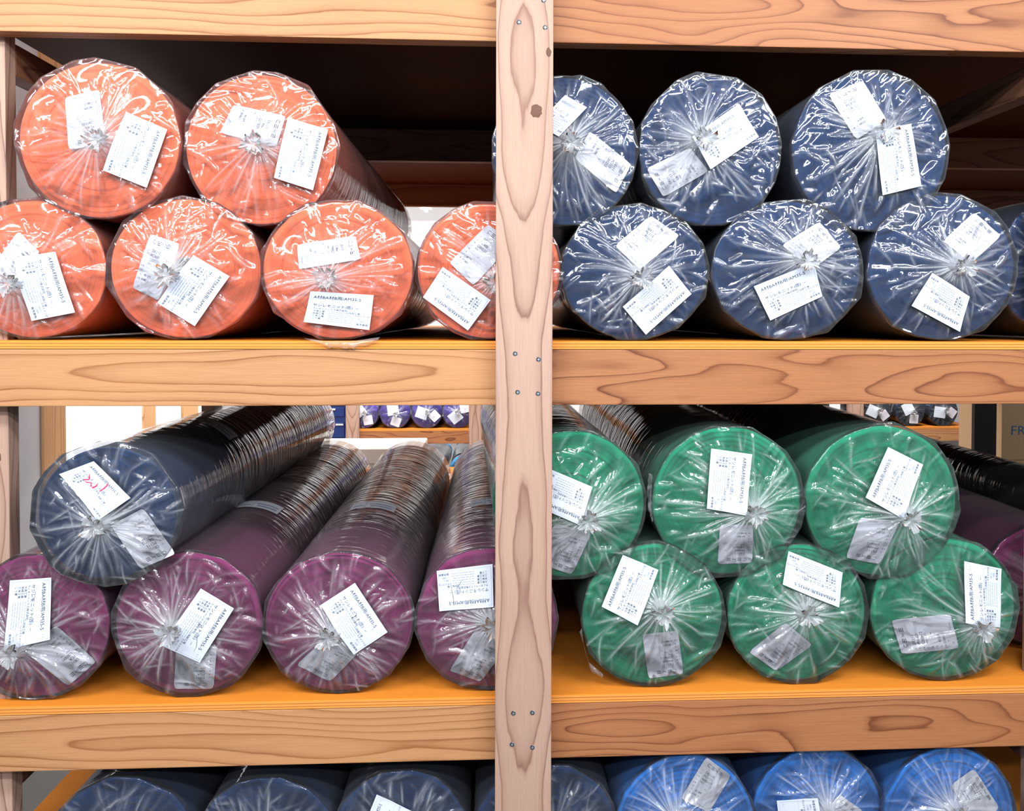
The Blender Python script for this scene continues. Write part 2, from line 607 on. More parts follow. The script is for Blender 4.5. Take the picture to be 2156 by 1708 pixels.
def print_a(rng):
    p = Print(0.71)
    e = 0.0035
    for (x0, y0, x1, y1) in ((0.03, 0.05, 0.97, 0.05 + e), (0.03, 0.95, 0.97, 0.95 + e), (0.03, 0.05, 0.03 + e, 0.95), (0.97, 0.05, 0.97 + e, 0.95), (0.55, 0.51, 0.97, 0.51 + e)):
        p.rect(x0, y0, x1, y1, 1)
    p.text('A材BA材B用/AM35-5', 0.07, 0.21, 0.083)
    p.text('1 1', 0.88, 0.17, 0.05, 1)
    p.text('サンレモニット(匝)', 0.08, 0.455, 0.072)
    p.text('ラィオーペックス株式会社', 0.085, 0.545, 0.045)
    for i, s in enumerate(('大英工業', '本線工業', '三本工業', 'こう書')):
        p.text(s, 0.10, 0.625 + 0.075 * i, 0.046)
    for i in range(6):
        y = 0.585 + 0.058 * i
        x = 0.34
        while x < 0.72:
            w = rng.uniform(0.02, 0.07)
            p.rect(x, y, min(x + w, 0.74), y + 0.012, 1)
            x += w + 0.012
    p.text('ー', 0.74, 0.46, 0.06)
    p.text('二次加工場', 0.60, 0.60, 0.045)
    p.text('スタススワロ', 0.745, 0.66, 0.04)
    p.text('88151', 0.80, 0.745, 0.042, 1)
    p.text('11888', 0.80, 0.815, 0.042, 1)
    p.text('販売業株', 0.79, 0.905, 0.045)
    return p


def print_b(rng, codes):
    p = Print(1.42)
    # striped word mark
    for i, g in enumerate('CEXE'):
        x = 0.17 + i * 0.15
        w = 0.125
        for k in range(3):
            y = 0.075 + k * 0.028
            if g == 'C':
                p.stroke([(x + w, y + 0.004), (x + 0.03, y), (x + 0.01, y + 0.02)], 0.006, 0) if k != 1 else p.rect(x, y, x + 0.03, y + 0.011)
            elif g == 'E':
                p.rect(x + 0.008, y, x + w, y + 0.012)
            else:
                p.stroke([(x, y), (x + w, 0.148 - k * 0.028)], 0.007, 0)
    for i, s in enumerate(codes[:3]):
        p.text(s, 0.24, 0.285 + 0.08 * i, 0.105)
    p.text('MC9', 0.24, 0.50, 0.06)
    p.text('PXM', 0.44, 0.50, 0.05, 1)
    p.text('4 2', 0.60, 0.50, 0.045, 1)
    for i in range(3):
        p.text('1', 0.26, 0.555 + 0.055 * i, 0.05, 1)
    p.text('M', 0.50, 0.60, 0.05)
    p.text(codes[3], 0.24, 0.725, 0.095)
    p.text(codes[4], 0.20, 0.805, 0.085)
    p.text('A', 0.24, 0.86, 0.05)
    for i, s in enumerate('品名色号幅長数検'):
        p.text(s, 0.10, 0.275 + 0.075 * i, 0.045, 0 if i % 3 else 1)
        p.text('・品名'[i % 3], 0.04, 0.275 + 0.075 * i, 0.04, 1)
    p.text('0 7', 0.78, 0.36, 0.05)
    for i in range(2):
        p.rect(0.15, 0.915 + 0.022 * i, 0.62 + 0.15 * i, 0.924 + 0.022 * i, 1)
    return p


CODES = {
    'coral': ('DE111', 'PC400', 'QB0531', '40.0M', '018811'), 'navy': ('DE111', 'PC113', 'GB1212', '36.0M', '0188121'),
    'burgundy': ('DE111', 'FCA', 'GB0591', '37.0M', '018801'), 'green': ('DE111', 'PN400', 'GB0612', '40.0M', '0188111'),
    'blue': ('DE1130', 'PC1171', '40B0117', '41.0M', '018211'), 'violet': ('DE111', 'PN400', 'GB0577', '40.0M', '018811'),
}

# handwriting, in label coordinates
HAND = {
    'D1': (2, [[(0.20, 0.34), (0.27, 0.42), (0.30, 0.47), (0.26, 0.58), (0.32, 0.58), (0.38, 0.47), (0.42, 0.56), (0.47, 0.55), (0.47, 0.46), (0.44, 0.34)], [(0.52, 0.13), (0.56, 0.22), (0.58, 0.34), (0.58, 0.48)]], 0.013),
    'B1': (3, [[(0.14, 0.28), (0.17, 0.36)], [(0.16, 0.42), (0.22, 0.36), (0.30, 0.38), (0.32, 0.46), (0.27, 0.44)]], 0.004),
    'B2': (3, [[(0.42, 0.40), (0.47, 0.46), (0.44, 0.56), (0.50, 0.50), (0.48, 0.42)], [(0.56, 0.36), (0.66, 0.38), (0.78, 0.28), (0.88, 0.26)]], 0.004),
    'B3': (3, [[(0.40, 0.42), (0.44, 0.36), (0.47, 0.42), (0.46, 0.52)], [(0.46, 0.52), (0.55, 0.40), (0.54, 0.54), (0.64, 0.46)], [(0.80, 0.2), (0.83, 0.3)]], 0.005),
    'B4': (3, [[(0.55, 0.72), (0.60, 0.62), (0.64, 0.55), (0.60, 0.48), (0.66, 0.46), (0.64, 0.62)], [(0.72, 0.1), (0.73, 0.3), (0.76, 0.6)]], 0.004),
}

# ------------------------------------------------------------------ rolls
# measured in metres: axis x, axis z, half width, half height, gather (x, z), product sheet corners, its top edge, rounded tag corners, its top edge
ROLL={
 'C1':(-0.7855,1.8228,0.1490,0.1473,(-0.778, 1.8175),[(-0.728, 1.8706), (-0.657, 1.8411), (-0.6946, 1.7337), (-0.769, 1.7634)],1,[(-0.8445, 1.8992), (-0.7832, 1.915), (-0.7728, 1.8175), (-0.8385, 1.8027)],2),
 'C2':(-0.4942,1.812,0.1433,0.1450,(-0.4936, 1.8171),[(-0.4394, 1.8681), (-0.3668, 1.8481), (-0.3951, 1.7343), (-0.465, 1.7557)],1,[(-0.5436, 1.8946), (-0.4472, 1.8751), (-0.4657, 1.8166), (-0.5698, 1.8415)],1),
 'C3':(-0.9129,1.5842,0.1362,0.1318,(-0.9332, 1.554),[(-0.9336, 1.6029), (-0.8631, 1.6156), (-0.8316, 1.5036), (-0.9084, 1.4876)],1,[(-0.9373, 1.6543), (-0.8987, 1.6154), (-0.946, 1.5452), (-0.9836, 1.5886)],2),
 'C4':(-0.6345,1.5868,0.1432,0.1344,(-0.6508, 1.5775),[(-0.6117, 1.6104), (-0.5486, 1.5719), (-0.6141, 1.4787), (-0.6805, 1.5218)],1,[(-0.6986, 1.6511), (-0.6436, 1.6331), (-0.683, 1.5262), (-0.7319, 1.5506)],0),
 'C5':(-0.3489,1.5854,0.1442,0.1330,(-0.3674, 1.5675),[(-0.3947, 1.5442), (-0.28, 1.5376), (-0.2889, 1.4723), (-0.4098, 1.4872)],0,[(-0.4243, 1.6321), (-0.3161, 1.6498), (-0.3064, 1.6053), (-0.421, 1.5859)],1),
 'C6':(-0.0649,1.5862,0.1407,0.1338,(-0.0513, 1.5674),[(-0.1527, 1.592), (-0.0621, 1.5295), (-0.1051, 1.4717), (-0.1902, 1.5344)],2,[(-0.0677, 1.6752), (-0.02, 1.6396), (-0.0945, 1.5573), (-0.1411, 1.601)],0),
 'N1':(0.0793,1.8162,0.1417,0.1453,(0.0879, 1.8297),[(0.0786, 1.9193), (0.1203, 1.8967), (0.0662, 1.8384), (0.0246, 1.8629)],0,[(0.1277, 1.8554), (0.2081, 1.7926), (0.1783, 1.7362), (0.098, 1.8028)],1),
 'N2':(0.3617,1.821,0.1407,0.1481,(0.339, 1.8378),[(0.3197, 1.8411), (0.4132, 1.9087), (0.4526, 1.8458), (0.3569, 1.7808)],0,[(0.2374, 1.7848), (0.3225, 1.8258), (0.3587, 1.7809), (0.2707, 1.7299)],3),
 'N3':(0.6797,1.8244,0.1579,0.1579,(0.6901, 1.8547),[(0.6759, 1.8572), (0.7513, 1.8749), (0.7764, 1.7556), (0.698, 1.7363)],1,[(0.5944, 1.9327), (0.6617, 1.9613), (0.7105, 1.8853), (0.6507, 1.8459)],0),
 'N4':(0.2155,1.5847,0.1453,0.1323,(0.2211, 1.5779),[(0.2779, 1.5965), (0.3234, 1.5429), (0.2363, 1.4642), (0.1902, 1.5178)],1,[(0.2461, 1.6943), (0.3033, 1.6558), (0.2256, 1.5898), (0.1769, 1.6357)],0),
 'N5':(0.5163,1.5906,0.1519,0.1382,(0.5404, 1.6119),[(0.4447, 1.5581), (0.5582, 1.6046), (0.5795, 1.5395), (0.4788, 1.4922)],0,[(0.5781, 1.6856), (0.6227, 1.6354), (0.5668, 1.5946), (0.5037, 1.6391)],0),
 'N6':(0.8269,1.5981,0.1532,0.1457,(0.8478, 1.6),[(0.7955, 1.5858), (0.8725, 1.5398), (0.8581, 1.4709), (0.7592, 1.5217)],2,[(0.8894, 1.7069), (0.9447, 1.661), (0.885, 1.6067), (0.8271, 1.6499)],0),
 'N7':(1.144,1.6055,0.1622,0.1531,(1.1402, 1.5925),None,0,None,0),
 'D1':(-0.7682,1.1321,0.1358,0.1340,(-0.7685, 1.1174),[(-0.8469, 1.2085), (-0.7849, 1.2319), (-0.7164, 1.1658), (-0.7702, 1.1272)],1,[(-0.7019, 1.1425), (-0.6434, 1.0571), (-0.7069, 1.0294), (-0.76, 1.111)],1),
 'B1':(-0.9139,0.913,0.1374,0.1373,(-0.9352, 0.8842),[(-0.9529, 1.0052), (-0.8785, 1.0094), (-0.8769, 0.8965), (-0.9557, 0.8828)],1,[(-0.8759, 0.9161), (-0.8025, 0.846), (-0.8545, 0.8006), (-0.932, 0.8673)],1),
 'B2':(-0.6322,0.9142,0.1409,0.1385,(-0.6547, 0.9104),[(-0.6037, 0.9868), (-0.5435, 0.9472), (-0.6062, 0.8467), (-0.6731, 0.883)],1,[(-0.6549, 0.871), (-0.5798, 0.8723), (-0.5863, 0.7895), (-0.6598, 0.7911)],2),
 'B3':(-0.3512,0.9122,0.1437,0.1365,(-0.3601, 0.8963),[(-0.3812, 0.9528), (-0.3181, 0.9925), (-0.2566, 0.8981), (-0.3192, 0.8583)],1,[(-0.3734, 0.8856), (-0.3138, 0.8537), (-0.3674, 0.7984), (-0.4312, 0.8324)],2),
 'B4':(-0.0684,0.9148,0.1392,0.1391,(-0.0593, 0.9139),[(-0.1642, 1.0122), (-0.0577, 1.0244), (-0.0558, 0.9458), (-0.1587, 0.9356)],2,[(-0.091, 0.8943), (-0.0275, 0.8629), (-0.08, 0.7924), (-0.1407, 0.8156)],2),
 'G1':(0.0908,1.1348,0.1513,0.1467,(0.1224, 1.1129),[(0.0445, 1.2095), (0.1322, 1.1732), (0.1096, 1.1011), (0.0219, 1.1367)],2,[(0.063, 1.0997), (0.1335, 1.0779), (0.0962, 0.9985), (0.0268, 1.0224)],2),
 'G2':(0.4009,1.1385,0.1516,0.1497,(0.4416, 1.1208),[(0.3643, 1.2441), (0.4445, 1.2326), (0.4295, 1.1172), (0.3548, 1.129)],1,[(0.3858, 1.0936), (0.4521, 1.091), (0.4508, 1.0168), (0.3817, 1.015)],2),
 'G3':(0.71,1.1357,0.1576,0.1528,(0.7488, 1.1112),[(0.7158, 1.245), (0.7858, 1.21), (0.7383, 1.1076), (0.6684, 1.1475)],3,[(0.6651, 1.1037), (0.747, 1.0963), (0.707, 1.0107), (0.6374, 1.0246)],2),
 'G4':(0.255,0.9169,0.1422,0.1412,(0.266, 0.9361),[(0.1934, 1.0386), (0.2619, 1.0101), (0.2208, 0.9055), (0.1524, 0.9398)],3,[(0.2339, 0.8793), (0.3043, 0.8855), (0.316, 0.7999), (0.2464, 0.7921)],2),
 'G5':(0.542,0.9154,0.1421,0.1397,(0.5495, 0.9242),[(0.5192, 1.042), (0.6273, 0.9986), (0.6185, 0.9315), (0.5056, 0.9789)],2,[(0.5176, 0.8985), (0.5728, 0.8518), (0.5005, 0.8017), (0.4447, 0.8411)],2),
 'G6':(0.8394,0.9196,0.1517,0.1439,(0.9004, 0.8958),[(0.8707, 1.0188), (0.9482, 1.0018), (0.9441, 0.8866), (0.8684, 0.9001)],3,[(0.7312, 0.8996), (0.851, 0.9098), (0.8702, 0.8396), (0.753, 0.8305)],3),
 'R1':(1.1497,0.9138,0.1508,0.1381,(1.1458, 0.9031),None,0,None,0),
 'R3':(1.4865,0.9127,0.1541,0.1370,(1.4814, 0.8975),None,0,None,0),
 'R2':(1.3034,1.0519,0.0696,0.0696,(1.2989, 1.0534),None,0,None,0),
 'S1':(-0.7598,0.4821,0.1396,0.1406,(-0.7575, 0.4854),None,0,None,0),
 'S2':(-0.4914,0.4786,0.1386,0.1371,(-0.4899, 0.4768),None,0,None,0),
 'S3':(-0.2342,0.4812,0.1374,0.1397,(-0.2264, 0.4776),[(-0.2784, 0.5819), (-0.2065, 0.5487), (-0.2336, 0.4778), (-0.3054, 0.5149)],3,None,0),
 'S4':(0.0469,0.4837,0.1456,0.1422,(0.0557, 0.4779),None,0,None,0),
 'T2':(0.321,0.492,0.1435,0.1505,(0.2962, 0.5264),None,0,[(0.3609, 0.6368), (0.4099, 0.599), (0.3664, 0.5262), (0.311, 0.5559)],0),
 'T3':(0.5906,0.4921,0.1394,0.1506,(0.6025, 0.5249),[(0.5027, 0.5448), (0.5813, 0.5529), (0.5995, 0.4418), (0.5179, 0.4303)],3,[(0.6357, 0.5447), (0.6838, 0.5102), (0.6271, 0.4504), (0.581, 0.4849)],0),
 'T4':(0.8535,0.4937,0.1390,0.1522,(0.8472, 0.5291),None,0,[(0.9014, 0.5999), (0.9551, 0.5184), (0.904, 0.4836), (0.8544, 0.567)],0),
}

L_ROLL = 1.62


def tent(x):
    return np.maximum(0.0, 1.0 - np.abs(x))


class Wrap:
    """the shape of one bagged roll end, in metres about the roll's axis; y runs into the rack, 0 at the end of the cloth"""

    def __init__(self, rng, rx, rz, knot, na, nr, flat=True, y_rim=-0.008, dome=0.024, puff=0.0):
        self.rng, self.rx, self.rz, self.k = rng, rx, rz, np.array(knot, float)
        self.na, self.nr = na, nr
        self.y_rim, self.dome = y_rim, dome
        n = rng.randint(13, 17)
        ang = np.sort(np.array([(i + rng.uniform(-0.33, 0.33)) / n * 2 * math.pi for i in range(n)]))
        rad = np.array([1.0 + rng.uniform(-0.004, 0.026) + (rng.random() < 0.2) * 0.02 + puff for _ in range(n)])
        pts = np.stack([np.cos(ang) * rad * rx, np.sin(ang) * rad * rz], 1)
        if flat:
            pts[:, 1] = np.maximum(pts[:, 1], -rz * 0.995)
        self.pts = pts
        self.th = np.arange(na) / na * 2 * math.pi
        self.D = self.ray(self.k, self.th)
        px, pz = self.k[0] + self.D * np.cos(self.th), self.k[1] + self.D * np.sin(self.th)
        self.D = self.D + np.maximum(0, 0.984 - np.hypot(px / rx, pz / rz)) * min(rx, rz) * 1.15

    def ray(self, o, th):
        """distance from o to the outline in the directions th (outline softened a little at its corners)"""
        d = np.stack([np.cos(th), np.sin(th)], 1)
        best = np.full(len(th), 1e9)
        P = self.pts
        for i in range(len(P)):
            a, b = P[i], P[(i + 1) % len(P)]
            e = b - a
            det = d[:, 0] * (-e[1]) - d[:, 1] * (-e[0])
            w = a - o
            with np.errstate(divide='ignore', invalid='ignore'):
                t = (w[0] * (-e[1]) - w[1] * (-e[0])) / det
                u = (d[:, 0] * w[1] - d[:, 1] * w[0]) / det
            ok = (t > 0) & (u >= -1e-6) & (u <= 1 + 1e-6)
            best = np.where(ok & (t < best), t, best)
        for _ in range(2):
            best = 0.25 * np.roll(best, 1) + 0.5 * best + 0.25 * np.roll(best, -1)
        return best

    def base(self, x, z):
        """film depth without its creases"""
        dx, dz = x - self.k[0], z - self.k[1]
        th = np.mod(np.arctan2(dz, dx), 2 * math.pi)
        D = np.interp(th, np.append(self.th, 2 * math.pi), np.append(self.D, self.D[0]))
        s = np.clip(np.hypot(dx, dz) / D, 0, 1)
        return self.prof(s)

    def prof(self, s):
        return self.y_rim - self.dome * (1 - s) ** 1.5

    def build(self, name, length, pressed, tagq, n_rad=95, n_seg=90, amt=0.65, rows=None):
        rng, na, nr = self.rng, self.na, self.nr
        s = np.linspace(0.03, 1.0, nr) ** 0.9
        S, TH = np.meshgrid(s, self.th, indexing='ij')
        Dg = np.broadcast_to(self.D, S.shape)
        X = self.k[0] + S * Dg * np.cos(TH)
        Z = self.k[1] + S * Dg * np.sin(TH)
        Y = self.prof(S)
        rho = S * Dg
        H = np.zeros_like(X)
        C = np.zeros_like(X)
        for _ in range(n_rad):                       # pleats running out of the gather
            t0 = rng.uniform(0, 2 * math.pi)
            b = rng.choice((rng.uniform(0.25, 0.6), rng.uniform(0.6, 1.0)))
            a = rng.uniform(0.0, 0.15)
            w = rng.uniform(0.0030, 0.0085)
            h = w * rng.uniform(0.15, 0.95)
            bend = rng.uniform(-0.35, 0.35)
            dth = np.angle(np.exp(1j * (TH - t0 - bend * (S - 0.3))))
            fade = np.clip((S - a) / 0.08, 0, 1) * np.clip((b - S) / 0.18, 0, 1)
            C = np.maximum(C, np.minimum(1, rho / 0.03) * tent(dth * rho / (0.0022 + 0.0014 * S)) * fade * rng.uniform(0, 1) ** 1.5)
            H = np.maximum(H, h * np.minimum(1, rho / 0.03) * tent(dth * rho / (w * (0.6 + 0.7 * S))) * fade)
        G = np.zeros_like(X)
        Rm = 0.5 * (self.rx + self.rz)
        for _ in range(n_seg):                       # short stray creases, mostly nearer the rim
            t0, q = rng.uniform(0, 2 * math.pi), rng.uniform(0.35, 0.98)
            cx, cz = self.rx * q * math.cos(t0), self.rz * q * math.sin(t0)
            dr = t0 + (rng.gauss(0, 0.45) if rng.random() < 0.6 else rng.uniform(0, math.pi))
            ln = rng.uniform(0.008, 0.034)
            ux, uz = math.cos(dr), math.sin(dr)
            al = (X - cx) * ux + (Z - cz) * uz
            ac = -(X - cx) * uz + (Z - cz) * ux + 6.0 * rng.uniform(-1, 1) * al * al
            w = rng.uniform(0.0028, 0.008)
            C = np.maximum(C, tent(ac / 0.0024) * np.clip(1.3 - np.abs(al) / ln, 0, 1) * rng.uniform(0, 0.9) ** 1.5)
            G = np.maximum(G, w * rng.uniform(0.15, 0.8) * tent(ac / w) * np.clip(1.3 - np.abs(al) / ln, 0, 1))
        # soft billows between the creases
        B = np.zeros_like(X)
        for _ in range(9):
            kx, kz, ph = rng.gauss(0, 60), rng.gauss(0, 60), rng.uniform(0, 6.28)
            B += np.sin(kx * X + kz * Z + ph) * 0.0005
        keep = np.clip((1.0 - S) / 0.05, 0, 1) * np.clip(S / 0.1, 0, 1)
        def inside(quad):
            q = np.array(quad)
            ins = np.full(X.shape, 1e9)
            sg = np.sign((q[1, 0] - q[0, 0]) * (q[2, 1] - q[1, 1]) - (q[1, 1] - q[0, 1]) * (q[2, 0] - q[1, 0]))
            for i in range(4):
                a, b = q[i], q[(i + 1) % 4]
                e = (b - a) / np.linalg.norm(b - a)
                ins = np.minimum(ins, sg * (e[0] * (Z - a[1]) - e[1] * (X - a[0])))
            return np.clip((ins + 0.006) / 0.006, 0, 1)

        mask = 1 - inside(pressed) if pressed is not None else np.ones_like(X)
        soft = 1 - 0.6 * inside(tagq) if tagq is not None else np.ones_like(X)
        Y = Y - (np.maximum(H, G) * mask + B) * keep
        st = np.zeros_like(self.th)
        for _ in range(10):
            st += np.cos(rng.randint(9, 46) * self.th + rng.uniform(0, 6.28))
        st = np.clip(st / 4.0 + 0.1, 0, 1.3)[None, :] * np.ones_like(X)
        dens = np.clip(0.85 * np.exp(-(rho / 0.026) ** 1.5) + st * (0.6 * np.exp(-rho / 0.045)) + 60 * H * (0.3 + 0.7 * np.exp(-rho / 0.05)) + 25 * G + amt * C * mask, 0, 1) * soft
        rows_y = rows if rows is not None else [0.0, 0.012, 0.03, 0.06, 0.1, 0.16, 0.26, 0.4, 0.6, 0.8, 1.0, 1.2, 1.4, 1.52]
        rows_k = [1.0, 0.992, 0.988, 0.986, 0.985] + [0.984] * (len(rows_y) - 5)
        th = np.arctan2(Z[-1], X[-1])
        rim_r = np.hypot(X[-1], Z[-1])
        cyl_r = 1.0 / np.sqrt((np.cos(th) / self.rx) ** 2 + (np.sin(th) / self.rz) ** 2)
        vx, vy, vz, vd = [X], [Y], [Z], [dens]
        for i, (yy, kk) in enumerate(zip(rows_y, rows_k)):
            m = min(1.0, i / 4.0)
            r = rim_r * (1 - m) * kk + cyl_r * kk * m
            if i > 4 and i < len(rows_y) - 1:
                r = r * (1 + 0.006 * np.sin(3 * th + i * 1.9) + 0.004 * np.sin(7 * th - i))
                r = np.minimum(r, cyl_r * 0.992)
            y = np.full(na, yy * length / 1.52 if i > 4 else yy)
            vx.append((r * np.cos(th))[None]); vy.append(y[None]); vz.append((r * np.sin(th))[None]); vd.append(np.full((1, na), 0.02))
        for kk, dy in ((0.9, 0.03), (0.6, 0.055), (0.15, 0.075)):      # the gathered far end
            r = cyl_r * kk * (1 + 0.05 * np.sin(23 * th))
            vx.append((r * np.cos(th))[None]); vy.append(np.full((1, na), length + dy)); vz.append((r * np.sin(th))[None]); vd.append(np.full((1, na), 0.1))
        vx, vy, vz, vd = (np.concatenate(q).ravel() for q in (vx, vy, vz, vd))
        nrow = len(vx) // na
        i0 = (np.arange(nrow - 1)[:, None] * na + np.arange(na)[None]).ravel()
        i1 = (np.arange(nrow - 1)[:, None] * na + (np.arange(na)[None] + 1) % na).ravel()
        F = np.stack([i0, i0 + na, i1 + na, i1], 1)
        me = bpy.data.meshes.new(name)
        V = np.stack([vx, vy, vz], 1)
        me.vertices.add(len(V))
        me.vertices.foreach_set('co', V.ravel())
        me.loops.add(F.size)
        me.loops.foreach_set('vertex_index', F.ravel().astype(np.int32))
        me.polygons.add(len(F))
        me.polygons.foreach_set('loop_start', (np.arange(len(F)) * 4).astype(np.int32))
        me.polygons.foreach_set('loop_total', np.full(len(F), 4, np.int32))
        me.update(calc_edges=True)
        me.polygons.foreach_set('use_smooth', np.ones(len(F), bool))
        me.materials.append(FILM)
        me.materials.append(FILM_SIDE)
        me.polygons.foreach_set('material_index', (np.arange(len(F)) >= (nr + 1) * na).astype(np.int32))
        at = me.attributes.new('milk', 'FLOAT', 'POINT')
        at.data.foreach_set('value', vd.astype(np.float32))
        me.update()
        return me


def cloth_mesh(rng, rx, rz, length, mat, n=72, rings=26, hollow=False):
    """a roll of cloth: layered end, barrel, plain far end"""
    vs, fs = [], []
    radii = [0.17 + 0.83 * (i / rings) for i in range(rings + 1)]
    rows = []
    wob = [(rng.uniform(0, 6.28), rng.uniform(0.0005, 0.0025), rng.choice((2, 3, 5))) for _ in range(3)]

    def ring(k, y):
        row = []
        for j in range(n):
            a = j / n * 2 * math.pi
            q = 1 + sum(c * math.sin(m * a + ph) for ph, c, m in wob) - 0.004
            row.append(len(vs))
            vs.append((rx * k * q * math.cos(a), y, rz * k * q * math.sin(a)))
        rows.append(row)

    if not hollow:
        ring(0.012, 0.0)
    ring(0.17, 0.002) if not hollow else ring(0.17, 0.05)
    for i in range(rings):
        y = rng.uniform(-0.0012, 0.0012) + 0.002
        ring(radii[i], y)
        ring(radii[i + 1] - 0.006, y)
    ring(1.0, 0.006)
    for y in (0.05, 0.5, 1.0, length):
        ring(1.0, y)
    ring(0.2, length)
    for a, b in zip(rows, rows[1:]):
        for j in range(n):
            fs.append((a[j], b[j], b[(j + 1) % n], a[(j + 1) % n]))
    me = mesh('cloth', vs, fs, mat, True)
    return me


def tube_mesh(name, r0, r1, y0, y1, mat, n=24):
    vs, fs = [], []
    for (r, y) in ((r0, y1), (r0, y0), (r1, y0), (r1, y1)):
        for j in range(n):
            a = j / n * 2 * math.pi
            vs.append((r * math.cos(a), y, r * math.sin(a)))
    for k in range(3):
        for j in range(n):
            fs.append((k * n + j, (k + 1) * n + j, (k + 1) * n + (j + 1) % n, k * n + (j + 1) % n))
    return mesh(name, vs, fs, mat, True)


def tuft_mesh(rng, size=1.0):
    """the twisted end of the bag, pleated and flared like a small rosette"""
    n, m = 56, 9
    vs, fs = [], []
    ph = [rng.uniform(0, 6.28) for _ in range(4)]
    ox, oz = rng.uniform(-0.006, 0.006), rng.uniform(-0.008, 0.002)
    for i in range(m):
        u = i / (m - 1)
        r = (0.022 - 0.011 * math.sin(min(1, u * 1.6) * math.pi / 2) + 0.008 * max(0, u - 0.5) * 2) * size
        y = 0.004 - 0.034 * u * size
        for j in range(n):
            a = j / n * 2 * math.pi
            q = 1 + 0.12 * math.sin(9 * a + ph[0] + u * 1.5) * (0.4 + u) + 0.10 * math.sin(17 * a + ph[1] - u * 2) + 0.2 * u * math.sin(3 * a + ph[2])
            vs.append((r * q * math.cos(a) + ox * u, y + 0.006 * u * math.sin(5 * a + ph[3]) * size, r * q * math.sin(a) + oz * u))
    for i in range(m - 1):
        for j in range(n):
            fs.append((i * n + j, i * n + (j + 1) % n, (i + 1) * n + (j + 1) % n, (i + 1) * n + j))
    tip = len(vs)
    vs.append((ox, -0.018 * size, oz))
    fs += [(tip, (m - 1) * n + (j + 1) % n, (m - 1) * n + j) for j in range(n)]
    me = mesh('gathered_end', vs, fs, FILM, True)
    at = me.attributes.new('milk', 'FLOAT', 'POINT')
    at.data.foreach_set('value', np.full(len(vs), 0.55, np.float32))
    return me


def sheet(wrap, quad, k, off, curl, rounded, rng):
    """(mapping label coordinates -> points, mesh) for a paper lying on the bag end"""
    q = [np.array(quad[(k + i) % 4]) for i in range(4)]            # TL TR BR BL as the print reads

    fold = rng.uniform(0.3, 0.7)
    amp = rng.uniform(0.001, 0.0028) * curl

    def put(uv, lift=0.0):
        u, v = uv[:, 0:1], uv[:, 1:2]
        P = (1 - u) * (1 - v) * q[0] + u * (1 - v) * q[1] + u * v * q[2] + (1 - u) * v * q[3]
        if off is None:
            y = np.full(len(P), -0.0046) + 0.0008 * np.cos(9 * u[:, 0])
        else:
            y = wrap.base(P[:, 0], P[:, 1]) - off
            y = y - amp * (np.abs(u[:, 0] - fold) * 2) ** 2 - amp * 0.8 * np.abs(np.sin((v[:, 0] + fold) * 3.0))
        return np.stack([P[:, 0], y - lift, P[:, 1]], 1)

    nu, nv = 14, 10
    uv = np.array([(i / nu, j / nv) for j in range(nv + 1) for i in range(nu + 1)], float)
    if rounded:
        # pull the corners in on a radius
        asp = np.linalg.norm(q[3] - q[0]) / max(1e-6, np.linalg.norm(q[1] - q[0]))
        r = 0.09
        for p in uv:
            px, py = min(p[0], 1 - p[0]), min(p[1], 1 - p[1]) * asp
            if px < r and py < r:
                d = math.hypot(r - px, r - py)
                if d > r:
                    sx = r - (r - px) / d * r
                    sy = (r - (r - py) / d * r) / asp
                    p[0] = sx if p[0] < 0.5 else 1 - sx
                    p[1] = sy if p[1] < 0.5 else 1 - sy
    fs = [(j * (nu + 1) + i, (j + 1) * (nu + 1) + i, (j + 1) * (nu + 1) + i + 1, j * (nu + 1) + i + 1) for j in range(nv) for i in range(nu)]
    me = mesh('tag' if rounded else 'product_label', put(uv), fs, M['paper_grey' if rounded else 'paper'], True)
    return put, me


def printing(put, pr):
    v, f, mi = pr.data()
    return mesh('printing', put(v, 0.0005), [tuple(t) for t in f], [M['ink'], M['ink_pale'], M['pen_red'], M['pen_black']], False, mi)


